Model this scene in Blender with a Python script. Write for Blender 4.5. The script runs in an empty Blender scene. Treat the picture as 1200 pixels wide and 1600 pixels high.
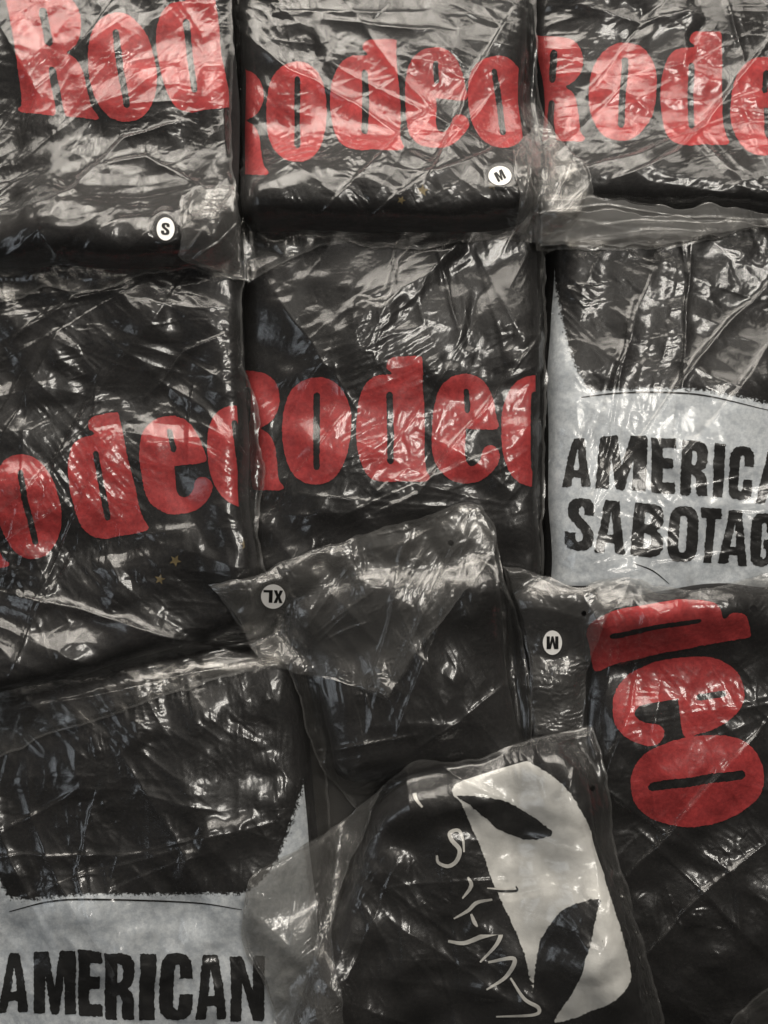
import bpy, bmesh, math, time
import numpy as np
from mathutils import Vector

T_START = time.perf_counter()
scene = bpy.context.scene
PI = math.pi

# ------------------------------------------------------------------ camera
CAM_H, REF_Z, PX = 1.16, 0.06, 0.0006          # camera height, reference plane, metres per photo pixel there
cam_data = bpy.data.cameras.new('camera')
cam = bpy.data.objects.new('camera', cam_data)
scene.collection.objects.link(cam)
cam.location = (0, 0, CAM_H)
cam.rotation_euler = (0, 0, 0)
cam_data.sensor_fit = 'VERTICAL'
cam_data.sensor_height = 24
cam_data.lens = 24 * (CAM_H - REF_Z) / (1600 * PX)
cam_data.clip_start, cam_data.clip_end = 0.05, 50
scene.camera = cam

# ------------------------------------------------------------------ light (indoors: dim room, window light from the top of the frame)
world = bpy.data.worlds.new('World'); scene.world = world
world.use_nodes = True
bg = world.node_tree.nodes['Background']
bg.inputs['Color'].default_value = (0.95, 0.88, 0.80, 1)
bg.inputs['Strength'].default_value = 0.02

def area(name, loc, target, sx, sy, power, color):
    d = bpy.data.lights.new(name, 'AREA'); d.shape = 'RECTANGLE'; d.size, d.size_y = sx, sy
    d.energy = power; d.color = color
    # every panel fades from its middle outwards, added to soften its reflections in the film
    d.use_nodes = True; nt = d.node_tree; em = nt.nodes['Emission']
    g = nt.nodes.new('ShaderNodeNewGeometry'); sp = nt.nodes.new('ShaderNodeSeparateXYZ'); nt.links.new(g.outputs['Parametric'], sp.inputs[0])
    def m(op, a, b):
        n = nt.nodes.new('ShaderNodeMath'); n.operation = op
        for k, v in enumerate((a, b)):
            if isinstance(v, (int, float)): n.inputs[k].default_value = v
            else: nt.links.new(v, n.inputs[k])
        return n.outputs[0]
    fx = m('MULTIPLY', sp.outputs[0], m('SUBTRACT', 1.0, sp.outputs[0])); fy = m('MULTIPLY', sp.outputs[1], m('SUBTRACT', 1.0, sp.outputs[1]))
    nt.links.new(m('MULTIPLY', m('MULTIPLY', fx, fy), 36.0), em.inputs['Strength'])      # mean 1 over the panel
    o = bpy.data.objects.new(name, d); scene.collection.objects.link(o)
    o.location = loc
    o.rotation_euler = (Vector(target) - Vector(loc)).to_track_quat('-Z', 'Y').to_euler()
    return o
# a tall window of four panes beyond the top of the frame, an added glint light to the right, an added overhead fill and a cool opening to the left
for k, (px_, pz_, pw_) in enumerate([(-1.00, 0.95, 13), (-0.36, 0.95, 19), (0.28, 0.95, 15), (0.92, 0.95, 9)]):
    area('window_pane', (px_, 1.40, pz_), (px_ * 0.35, 0.15, 0.0), 0.75, 1.5, pw_, (1.0, 0.93, 0.83))
area('ceiling_fill', (0.0, 0.5, 2.6), (0, 0.3, 0), 3.0, 2.0, 1.5, (1.0, 0.95, 0.88))  # added broad fill, gives flat film a dim ceiling to reflect
area('added_glint_light', (0.62, 0.30, 1.75), (0, -0.1, 0), 0.5, 1.0, 15, (1.0, 0.95, 0.87))  # added light for crisp glints and a brighter lower half, not a known fixture
area('side_opening', (-1.35, -0.45, 0.9), (-0.1, 0.0, 0), 0.8, 1.0, 2.6, (0.86, 0.93, 1.0))

scene.view_settings.view_transform = 'Standard'
scene.view_settings.look = 'None'
scene.view_settings.exposure = -0.25
scene.view_settings.gamma = 1.0
scene.cycles.use_denoising = True
scene.cycles.max_bounces = 5
scene.cycles.diffuse_bounces = 2
scene.cycles.glossy_bounces = 2
scene.cycles.adaptive_threshold = 0.03
scene.cycles.transparent_max_bounces = 32
scene.cycles.caustics_reflective = False
scene.cycles.caustics_refractive = False

# ------------------------------------------------------------------ small maths
def at(u, v, z):
    k = PX * (CAM_H - z) / (CAM_H - REF_Z)
    return (u - 600) * k, (800 - v) * k

def vnoise(x, y, scale, seed):
    """smooth value noise in [-1, 1]"""
    rng = np.random.default_rng(seed)
    L = rng.uniform(-1, 1, (256, 256))
    fx, fy = x / scale + 97.3, y / scale + 61.7
    ix, iy = np.floor(fx).astype(int), np.floor(fy).astype(int)
    tx, ty = fx - ix, fy - iy
    tx = tx * tx * tx * (tx * (tx * 6 - 15) + 10); ty = ty * ty * ty * (ty * (ty * 6 - 15) + 10)
    a = L[iy % 256, ix % 256]; b = L[iy % 256, (ix + 1) % 256]
    c = L[(iy + 1) % 256, ix % 256]; d = L[(iy + 1) % 256, (ix + 1) % 256]
    return (a * (1 - tx) + b * tx) * (1 - ty) + (c * (1 - tx) + d * tx) * ty

def fbm(x, y, scale, seed, octaves=3):
    s, amp = 0, 1
    for k in range(octaves):
        s = s + amp * vnoise(x, y, scale / 2 ** k, seed + 31 * k); amp *= 0.5
    return s

def crumple(x, y, cell, seed, aspect=2.2, theta=0.0, swirl=0.035, ridge=0.0, near=2):
    """creased-film relief in about [-1, 1]: curved facets that meet in sharp ridges and valleys"""
    wx = x + swirl * vnoise(x, y, 0.17, seed + 1) + 0.07 * cell * vnoise(x, y, cell * 1.3, seed + 2)
    wy = y + swirl * vnoise(x, y, 0.17, seed + 3) + 0.07 * cell * vnoise(x, y, cell * 1.3, seed + 4)
    c, s_ = math.cos(theta), math.sin(theta)
    u = ((wx * c + wy * s_) / (cell * aspect)).astype(np.float32); v = ((-wx * s_ + wy * c) / cell).astype(np.float32)
    iu, iv = np.floor(u).astype(int), np.floor(v).astype(int)
    tot = 0
    for sgn in (1, -1):
        rng = np.random.default_rng(seed + 100 + sgn)
        J = rng.uniform(0, 1, (5, 64, 64)).astype(np.float32)
        best = np.full(u.shape, -9, np.float32); second = best.copy()
        for dj in range(-near, near + 1):
            for di in range(-near, near + 1):
                a, b = (iu + di) % 64, (iv + dj) % 64
                px = u - (iu + di + J[0, b, a]); py = v - (iv + dj + J[1, b, a])
                val = 0.9 * (J[2, b, a] - .5) + 1.9 * (J[3, b, a] - .5) * px + 1.9 * (J[4, b, a] - .5) * py - 0.48 * (px * px + py * py)
                second = np.maximum(second, np.minimum(best, val)); best = np.maximum(best, val)
        tot = tot + sgn * best
        if ridge: tot = tot + ridge * np.exp(-(best - second) / 0.05)
    return tot

def sstep(a, b, x):
    t = np.clip((x - a) / (b - a), 0, 1); return t * t * (3 - 2 * t)

# ------------------------------------------------------------------ height map of the growing pile
DX = 0.0025
GX0, GY0, GNX, GNY = -0.52, -0.64, 417, 513
gx = GX0 + DX * np.arange(GNX); gy = GY0 + DX * np.arange(GNY)
GXX, GYY = np.meshgrid(gx, gy)
PILE = np.zeros((GNY, GNX))

def samp(H, x, y):
    fx = np.clip((x - GX0) / DX, 0, GNX - 1.001); fy = np.clip((y - GY0) / DX, 0, GNY - 1.001)
    ix, iy = fx.astype(int), fy.astype(int); tx, ty = fx - ix, fy - iy
    return (H[iy, ix] * (1 - tx) + H[iy, ix + 1] * tx) * (1 - ty) + (H[iy + 1, ix] * (1 - tx) + H[iy + 1, ix + 1] * tx) * ty

def blur(H, sigma):
    s = sigma / DX; r = int(3 * s) + 1
    k = np.exp(-0.5 * (np.arange(-r, r + 1) / s) ** 2); k /= k.sum()
    out = np.pad(H, ((r, r), (0, 0)), mode='edge')
    acc = np.zeros_like(H)
    for i, w in enumerate(k): acc += w * out[i:i + H.shape[0]]
    out = np.pad(acc, ((0, 0), (r, r)), mode='edge')
    acc = np.zeros_like(H)
    for i, w in enumerate(k): acc += w * out[:, i:i + H.shape[1]]
    return acc

def dilate(H, rad):
    n = max(1, int(round(rad / DX)))
    for _ in range(n):
        P = np.pad(H, 1, mode='edge')
        H = np.maximum.reduce([P[1:-1, 1:-1], P[:-2, 1:-1], P[2:, 1:-1], P[1:-1, :-2], P[1:-1, 2:]])
    return H

def splat(H, X):
    """raise the height map to a sheet of points (ny, nx, 3)"""
    for sy in (0, 0.5):
        for sx in (0, 0.5):
            A = X[:-1, :-1] * (1 - sx) * (1 - sy) + X[:-1, 1:] * sx * (1 - sy) + X[1:, :-1] * (1 - sx) * sy + X[1:, 1:] * sx * sy
            ix = np.round((A[..., 0] - GX0) / DX).astype(int).ravel(); iy = np.round((A[..., 1] - GY0) / DX).astype(int).ravel()
            ok = (ix >= 0) & (ix < GNX) & (iy >= 0) & (iy < GNY)
            np.maximum.at(H, (iy[ok], ix[ok]), A[..., 2].ravel()[ok])

# ------------------------------------------------------------------ materials
def new_mat(name):
    m = bpy.data.materials.new(name); m.use_nodes = True
    nt = m.node_tree; nt.nodes.clear()
    out = nt.nodes.new('ShaderNodeOutputMaterial')
    return m, nt, out
def nd(nt, kind, **inp):
    n = nt.nodes.new(kind)
    for k, v in inp.items():
        key = k.replace('_', ' ')
        if key in n.inputs: n.inputs[key].default_value = v
        else: setattr(n, k, v)
    return n

def panel_mat(name, ink_a, ink_b, crackle, crisp=0.11):
    """screen-print ink on black cotton: coverage frays towards the printed edge (attribute 'ink', pixels inside the outline)"""
    m, nt, out = new_mat(name); L = nt.links.new
    geo = nd(nt, 'ShaderNodeNewGeometry'); P = geo.outputs['Position']
    at_ = nd(nt, 'ShaderNodeAttribute', attribute_name='ink')
    n1 = nd(nt, 'ShaderNodeTexNoise', Scale=420.0, Detail=3.0, Roughness=0.7); L(P, n1.inputs['Vector'])
    n2 = nd(nt, 'ShaderNodeTexNoise', Scale=55.0, Detail=3.0); L(P, n2.inputs['Vector'])
    n3 = nd(nt, 'ShaderNodeTexNoise', Scale=150.0, Detail=4.0, Roughness=0.75); L(P, n3.inputs['Vector'])
    def mth(op, a, b):
        n = nd(nt, 'ShaderNodeMath', operation=op)
        for k, v in enumerate((a, b)):
            if isinstance(v, (int, float)): n.inputs[k].default_value = v
            else: L(v, n.inputs[k])
        return n.outputs[0]
    cov = mth('ADD', mth('MULTIPLY', at_.outputs['Fac'], crisp), mth('ADD', mth('MULTIPLY', mth('SUBTRACT', n1.outputs['Fac'], 0.60), 2.2), mth('MULTIPLY', mth('SUBTRACT', n3.outputs['Fac'], 0.60), 2.0)))
    cr = nd(nt, 'ShaderNodeClamp'); L(mth('ADD', mth('MULTIPLY', cov, 2.5), 0.5), cr.inputs['Value'])
    tone = nd(nt, 'ShaderNodeMapRange'); tone.inputs['From Min'].default_value = 0.40; tone.inputs['From Max'].default_value = 0.64
    L(mth('ADD', mth('MULTIPLY', n3.outputs['Fac'], crackle), mth('MULTIPLY', n2.outputs['Fac'], 1 - crackle)), tone.inputs['Value'])
    def mixc(f, a, b):
        n = nd(nt, 'ShaderNodeMix', data_type='RGBA'); L(f, n.inputs[0])
        for k, v in ((6, a), (7, b)):
            if isinstance(v, tuple): n.inputs[k].default_value = (*v, 1)
            else: L(v, n.inputs[k])
        return n.outputs[2]
    col = mixc(cr.outputs[0], (0.012, 0.012, 0.012), mixc(tone.outputs[0], ink_a, ink_b))
    bmp = nd(nt, 'ShaderNodeBump', Strength=0.4, Distance=0.0006); L(n1.outputs['Fac'], bmp.inputs['Height'])
    p = nd(nt, 'ShaderNodeBsdfPrincipled', Roughness=0.78); p.inputs['Specular IOR Level'].default_value = 0.25
    L(col, p.inputs['Base Color']); L(bmp.outputs[0], p.inputs['Normal']); L(p.outputs[0], out.inputs['Surface'])
    return m

def cloth_mat(name, col_a, col_b, rough=0.85, scale=60.0, sheen=0.0, weave=0.35):
    m, nt, out = new_mat(name); L = nt.links.new
    geo = nd(nt, 'ShaderNodeNewGeometry')
    n1 = nd(nt, 'ShaderNodeTexNoise', Scale=scale, Detail=5.0, Roughness=0.65); L(geo.outputs['Position'], n1.inputs['Vector'])
    ramp = nd(nt, 'ShaderNodeMapRange'); ramp.inputs['From Min'].default_value = 0.35; ramp.inputs['From Max'].default_value = 0.68
    L(n1.outputs['Fac'], ramp.inputs['Value'])
    mix = nd(nt, 'ShaderNodeMix', data_type='RGBA')
    mix.inputs['A'].default_value = (*col_a, 1); mix.inputs['B'].default_value = (*col_b, 1)
    for s in mix.inputs:
        if s.type == 'RGBA' and s.name == 'A': s.default_value = (*col_a, 1)
        if s.type == 'RGBA' and s.name == 'B': s.default_value = (*col_b, 1)
    L(ramp.outputs['Result'], mix.inputs['Factor'])
    n2 = nd(nt, 'ShaderNodeTexNoise', Scale=900.0, Detail=2.0); L(geo.outputs['Position'], n2.inputs['Vector'])
    b = nd(nt, 'ShaderNodeBump', Strength=weave, Distance=0.0006); L(n2.outputs['Fac'], b.inputs['Height'])
    p = nd(nt, 'ShaderNodeBsdfPrincipled', Roughness=rough)
    col = [s for s in mix.outputs if s.type == 'RGBA'][0]
    L(col, p.inputs['Base Color']); L(b.outputs['Normal'], p.inputs['Normal'])
    p.inputs['Specular IOR Level'].default_value = 0.25
    p.inputs['Sheen Weight'].default_value = sheen
    L(p.outputs[0], out.inputs['Surface'])
    return m

M = {}
M['cotton'] = cloth_mat('black_cotton', (0.006, 0.006, 0.007), (0.017, 0.016, 0.016), 0.92, 320, 0.03, 0.6)
M['red'] = cloth_mat('red_print', (0.33, 0.028, 0.032), (0.52, 0.050, 0.052), 0.7, 240)
M['white'] = panel_mat('white_print', (0.56, 0.61, 0.67), (0.82, 0.87, 0.92), 0.9)
M['cream'] = panel_mat('cream_print', (0.72, 0.72, 0.70), (0.84, 0.84, 0.82), 0.5, 0.45)
M['scribble'] = cloth_mat('pale_print', (0.68, 0.67, 0.64), (0.80, 0.79, 0.76), 0.75, 60)
M['ink'] = cloth_mat('black_print', (0.007, 0.007, 0.008), (0.018, 0.018, 0.018), 0.7, 120)
M['gold'] = cloth_mat('faded_gold_print', (0.12, 0.09, 0.04), (0.22, 0.17, 0.08), 0.7, 200)
M['paper'] = cloth_mat('sticker_paper', (0.78, 0.77, 0.75), (0.82, 0.81, 0.79), 0.45, 60, 0, 0.05)
M['sticker_ink'] = cloth_mat('sticker_ink', (0.01, 0.01, 0.01), (0.015, 0.015, 0.015), 0.4, 60, 0, 0.05)
M['floor'] = cloth_mat('dark_concrete', (0.03, 0.03, 0.03), (0.05, 0.048, 0.045), 0.8, 12)

def film_mat(name, haze):
    m, nt, out = new_mat(name); L = nt.links.new
    fr = nd(nt, 'ShaderNodeFresnel', IOR=1.5)
    # the back face of the film reflects too, so about twice one surface
    f2 = nd(nt, 'ShaderNodeMath', operation='MULTIPLY'); f2.inputs[1].default_value = 1.9; f2.use_clamp = True; L(fr.outputs[0], f2.inputs[0])
    f3 = nd(nt, 'ShaderNodeMath', operation='MINIMUM'); f3.inputs[1].default_value = 0.5; L(f2.outputs[0], f3.inputs[0])
    g1 = nd(nt, 'ShaderNodeBsdfGlossy', Roughness=0.12); g2 = nd(nt, 'ShaderNodeBsdfGlossy', Roughness=0.36)
    gl = nd(nt, 'ShaderNodeMixShader', Fac=0.44); L(g1.outputs[0], gl.inputs[1]); L(g2.outputs[0], gl.inputs[2])
    tr = nd(nt, 'ShaderNodeBsdfTransparent'); tr.inputs['Color'].default_value = (0.965, 0.96, 0.95, 1)
    df = nd(nt, 'ShaderNodeBsdfDiffuse'); df.inputs['Color'].default_value = (0.85, 0.84, 0.82, 1)
    tl = nd(nt, 'ShaderNodeBsdfTranslucent'); tl.inputs['Color'].default_value = (0.85, 0.84, 0.82, 1)
    mk = nd(nt, 'ShaderNodeMixShader', Fac=0.4); L(df.outputs[0], mk.inputs[1]); L(tl.outputs[0], mk.inputs[2])
    hz = nd(nt, 'ShaderNodeMixShader', Fac=haze); L(tr.outputs[0], hz.inputs[1]); L(mk.outputs[0], hz.inputs[2])
    fin = nd(nt, 'ShaderNodeMixShader'); L(f3.outputs[0], fin.inputs[0]); L(hz.outputs[0], fin.inputs[1]); L(gl.outputs[0], fin.inputs[2])
    ha = nd(nt, 'ShaderNodeAttribute', attribute_name='hole')          # punched vent holes
    gt = nd(nt, 'ShaderNodeMath', operation='GREATER_THAN'); gt.inputs[1].default_value = 0.5; L(ha.outputs['Fac'], gt.inputs[0])
    t2 = nd(nt, 'ShaderNodeBsdfTransparent')
    fh = nd(nt, 'ShaderNodeMixShader'); L(gt.outputs[0], fh.inputs[0]); L(fin.outputs[0], fh.inputs[1]); L(t2.outputs[0], fh.inputs[2])
    L(fh.outputs[0], out.inputs['Surface'])
    return m
M['film'] = film_mat('clear_plastic_film', 0.010)
M['loose'] = film_mat('slack_plastic_film', 0.020)
M['band'] = film_mat('many_layers_of_film', 0.32)
M['flap'] = film_mat('doubled_plastic_film', 0.06)

# ------------------------------------------------------------------ object helpers
def link_mesh(name, verts, faces, mat, parent=None, smooth=True, kind=None, label=None):
    me = bpy.data.meshes.new(name)
    verts = np.asarray(verts, dtype=np.float32)
    if parent is not None:
        org = np.array(ORIGIN[parent.name], dtype=np.float32); verts = verts - org
    if isinstance(faces, list): me.from_pydata(verts.tolist(), [], faces)
    else:
        n = len(faces)
        me.vertices.add(len(verts)); me.vertices.foreach_set('co', verts.ravel())
        me.loops.add(4 * n); me.loops.foreach_set('vertex_index', np.ascontiguousarray(faces, np.int32).ravel())
        me.polygons.add(n); me.polygons.foreach_set('loop_start', np.arange(0, 4 * n, 4, dtype=np.int32))
        me.update(calc_edges=True)
    if smooth: me.polygons.foreach_set('use_smooth', np.ones(len(me.polygons), dtype=bool))
    me.materials.append(mat)
    o = bpy.data.objects.new(name, me); scene.collection.objects.link(o)
    if parent is not None:
        o.parent = parent; ORIGIN[o.name] = ORIGIN[parent.name]
    if kind: o['kind'] = kind
    if label: o['label'] = label
    return o
ORIGIN = {}

def thing(name, label, cat, loc, group=None):
    o = bpy.data.objects.new(name, None); scene.collection.objects.link(o)
    o.location = loc; o.empty_display_size = 0.05
    o['label'] = label; o['category'] = cat
    if group: o['group'] = group
    ORIGIN[o.name] = loc
    return o

def grid_faces(ny, nx, flip=False, off=0):
    i = np.arange(ny * nx).reshape(ny, nx) + off
    f = np.stack([i[:-1, :-1], i[:-1, 1:], i[1:, 1:], i[1:, :-1]], -1).reshape(-1, 4)
    return f[:, ::-1] if flip else f

# ------------------------------------------------------------------ folded shirts
class Shirt:
    """a folded, soft-edged slab of cloth lying on the pile; quad = TL, TR, BR, BL in photo pixels"""
    def __init__(self, quad, thick, rad, seed, lump=0.004, base_blur=0.022, corner=None, rumple=0.0022):
        self.base = np.maximum(blur(dilate(PILE, 0.006), base_blur), 0)
        self.q = []
        for u, v in quad:
            zc = 0.05
            for _ in range(3):
                cx_, cy_ = at(u, v, zc); zc = float(samp(self.base, np.array([cx_]), np.array([cy_]))[0]) + 0.7 * thick
            self.q.append(at(u, v, zc))
        self.q = np.array(self.q)
        self.t, self.r, self.seed, self.lump = thick, rad, seed, lump; self.rc = corner or rad * 0.7; self.rumple = rumple
        self.rmap = np.zeros(PILE.shape); qm, qM = self.q.min(0) - 0.02, self.q.max(0) + 0.02
        i0, i1 = np.clip(((qm - [GX0, GY0]) / DX).astype(int), 0, None), ((qM - [GX0, GY0]) / DX).astype(int) + 1
        sl_ = (slice(i0[1], i1[1]), slice(i0[0], i1[0]))
        self.rmap[sl_] = crumple(GXX[sl_], GYY[sl_], 0.05, seed + 70, 2.4, seed * 0.7)
        q = self.q
        self.w = 0.5 * (np.linalg.norm(q[1] - q[0]) + np.linalg.norm(q[2] - q[3]))
        self.h = 0.5 * (np.linalg.norm(q[3] - q[0]) + np.linalg.norm(q[2] - q[1]))
        self.under = PILE.copy()
    def fwd(self, a, b):                     # a, b in 0..1 -> plan position
        q = self.q; a = a[..., None]; b = b[..., None]
        return (q[0] * (1 - a) + q[1] * a) * (1 - b) + (q[3] * (1 - a) + q[2] * a) * b
    def warp(self, x, y):                    # outlines of soft folded cloth are never straight
        return 0.0055 * fbm(x, y, 0.11, self.seed + 61, 2), 0.0055 * fbm(x, y, 0.11, self.seed + 62, 2)
    def inv(self, x, y):
        wx, wy = self.warp(x, y)
        P = np.stack([x + wx, y + wy], -1); a = np.full(x.shape, 0.5); b = np.full(x.shape, 0.5); q = self.q
        for _ in range(7):
            F = self.fwd(a, b) - P
            da = (q[1] - q[0]) * (1 - b)[..., None] + (q[2] - q[3]) * b[..., None]
            db = (q[3] - q[0]) * (1 - a)[..., None] + (q[2] - q[1]) * a[..., None]
            det = da[..., 0] * db[..., 1] - da[..., 1] * db[..., 0]
            det = np.where(np.abs(det) < 1e-6, 1e-6, det)
            a = np.clip(a - (F[..., 0] * db[..., 1] - F[..., 1] * db[..., 0]) / det, -1, 2)
            b = np.clip(b - (da[..., 0] * F[..., 1] - da[..., 1] * F[..., 0]) / det, -1, 2)
        return a, b
    def edge(self, a, b):                    # distance to the rounded outline, in metres
        r = self.rc
        dx = np.minimum(a, 1 - a) * self.w; dy = np.minimum(b, 1 - b) * self.h
        cx = np.maximum(r - dx, 0); cy = np.maximum(r - dy, 0)
        return np.where((dx < r) & (dy < r), r - np.hypot(cx, cy), np.minimum(dx, dy))
    def z_ab(self, a, b, x, y):
        e = np.clip(self.edge(a, b) / self.r, 0, 1)
        prof = np.sqrt(np.clip(1 - (1 - e) ** 2, 0, 1))
        dome = 0.015 * (1 - np.clip(2 * a - 1, -1, 1) ** 2) * (1 - np.clip(2 * b - 1, -1, 1) ** 2)
        lump = dome + 1.5 * self.lump * fbm(x, y, 0.085, self.seed) * e + 0.0012 * fbm(x, y, 0.02, self.seed + 5, 2) * e
        lump = lump + self.rumple * e * samp(self.rmap, x, y)
        z = samp(self.base, x, y) + self.t * prof + lump
        return np.maximum(z, samp(self.under, x, y) + 0.001), self.edge(a, b)
    def z(self, x, y):
        a, b = self.inv(x, y); return self.z_ab(a, b, x, y)
    def heightmap(self):
        a, b = self.inv(GXX, GYY); z, e = self.z_ab(a, b, GXX, GYY)
        return np.where(e > 0, z, -1.0)
    def mesh(self):
        n = 150
        w = np.linspace(-1, 1, n); s = 0.5 + 0.5 * np.sin(w * PI / 2) * 0.6 + 0.2 * w
        a, b = np.meshgrid(s, s)
        # pull the corners in so that the outline is rounded
        cx, cy = (a - .5) * 2, (b - .5) * 2
        k = 0.0
        a2 = .5 + .5 * cx * np.sqrt(1 - k * cy ** 6); b2 = .5 + .5 * cy * np.sqrt(1 - k * cx ** 6)
        P = self.fwd(a2, b2)
        wx, wy = self.warp(P[..., 0], P[..., 1]); wx, wy = self.warp(P[..., 0] - wx, P[..., 1] - wy)
        P = P - np.dstack([wx, wy])
        z, e = self.z_ab(a2, b2, P[..., 0], P[..., 1])
        top = np.dstack([P, z])
        bot = np.dstack([P, np.minimum(z - 0.0005, samp(self.base, P[..., 0], P[..., 1]))])
        V = np.concatenate([top.reshape(-1, 3), bot.reshape(-1, 3)])
        F = np.concatenate([grid_faces(n, n, True), grid_faces(n, n, False, n * n)])
        ring = list(range(0, n)) + [i * n + n - 1 for i in range(1, n)] + list(range(n * n - 2, n * n - n - 1, -1)) + [i * n for i in range(n - 2, 0, -1)]
        ring = np.array(ring); nx = np.roll(ring, -1)
        side = np.stack([ring, nx, nx + n * n, ring + n * n], -1)
        F = np.concatenate([F, side]); ee = np.tile(e.ravel(), 2)
        return V, F[ee[F].max(1) > -0.001]

# ------------------------------------------------------------------ plastic film: a loose sheet that buckles over what lies below it
def resample(pts, n):
    P = np.array(pts, float)
    if len(P) > 2:                            # Catmull-Rom so that edges are not polygonal
        out = []
        Q = np.vstack([2 * P[0] - P[1], P, 2 * P[-1] - P[-2]])
        for i in range(1, len(Q) - 2):
            t = np.linspace(0, 1, 12, endpoint=False)[:, None]
            p0, p1, p2, p3 = Q[i - 1], Q[i], Q[i + 1], Q[i + 2]
            out.append(0.5 * ((2 * p1) + (-p0 + p2) * t + (2 * p0 - 5 * p1 + 4 * p2 - p3) * t ** 2 + (-p0 + 3 * p1 - 3 * p2 + p3) * t ** 3))
        P = np.vstack(out + [P[-1:]])
    d = np.r_[0, np.cumsum(np.linalg.norm(np.diff(P, axis=0), axis=1))]
    s = np.linspace(0, d[-1], n)
    return np.stack([np.interp(s, d, P[:, 0]), np.interp(s, d, P[:, 1])], -1)

def coons(sides, ny, nx, seed, rough=2.0):
    top, right, bottom, left = [resample(s, n) for s, n in zip(sides, (nx, ny, nx, ny))]
    for k, c in enumerate((top, right, bottom, left)):          # film edges wander a little
        s = np.linspace(0, 1, len(c)); wnd = np.minimum(1, 8 * np.minimum(s, 1 - s))[:, None]
        L = np.linalg.norm(np.diff(c, axis=0), axis=1).sum()
        c += wnd * rough * np.stack([fbm(s * L, s * 0, 45, seed + k * 7), fbm(s * L, s * 0 + 50, 45, seed + k * 7 + 3)], -1)
    u = np.linspace(0, 1, nx)[None, :, None]; v = np.linspace(0, 1, ny)[:, None, None]
    return ((1 - v) * top[None] + v * bottom[None] + (1 - u) * left[:, None] + u * right[:, None]
            - ((1 - u) * (1 - v) * top[0] + u * (1 - v) * top[-1] + (1 - u) * v * bottom[0] + u * v * bottom[-1]))

def upsample(A, ny, nx):
    oy, ox = A.shape[:2]
    fy = np.linspace(0, oy - 1.0001, ny); fx = np.linspace(0, ox - 1.0001, nx)
    iy, ix = fy.astype(int), fx.astype(int); ty = (fy - iy)[:, None, None]; tx = (fx - ix)[None, :, None]
    return ((A[iy][:, ix] * (1 - tx) + A[iy][:, ix + 1] * tx) * (1 - ty) + (A[iy + 1][:, ix] * (1 - tx) + A[iy + 1][:, ix + 1] * tx) * ty)

def seg_dist(U, V, pts):
    """distance in pixels to a polyline and the position along it (0..1)"""
    best = np.full(U.shape, 1e9); par = np.zeros(U.shape)
    n = len(pts) - 1
    for i in range(n):
        (x0, y0), (x1, y1) = pts[i], pts[i + 1]
        dx, dy = x1 - x0, y1 - y0; t = np.clip(((U - x0) * dx + (V - y0) * dy) / (dx * dx + dy * dy), 0, 1)
        d = np.hypot(U - x0 - t * dx, V - y0 - t * dy)
        m = d < best; best = np.where(m, d, best); par = np.where(m, (i + t) / n, par)
    return best, par

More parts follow.
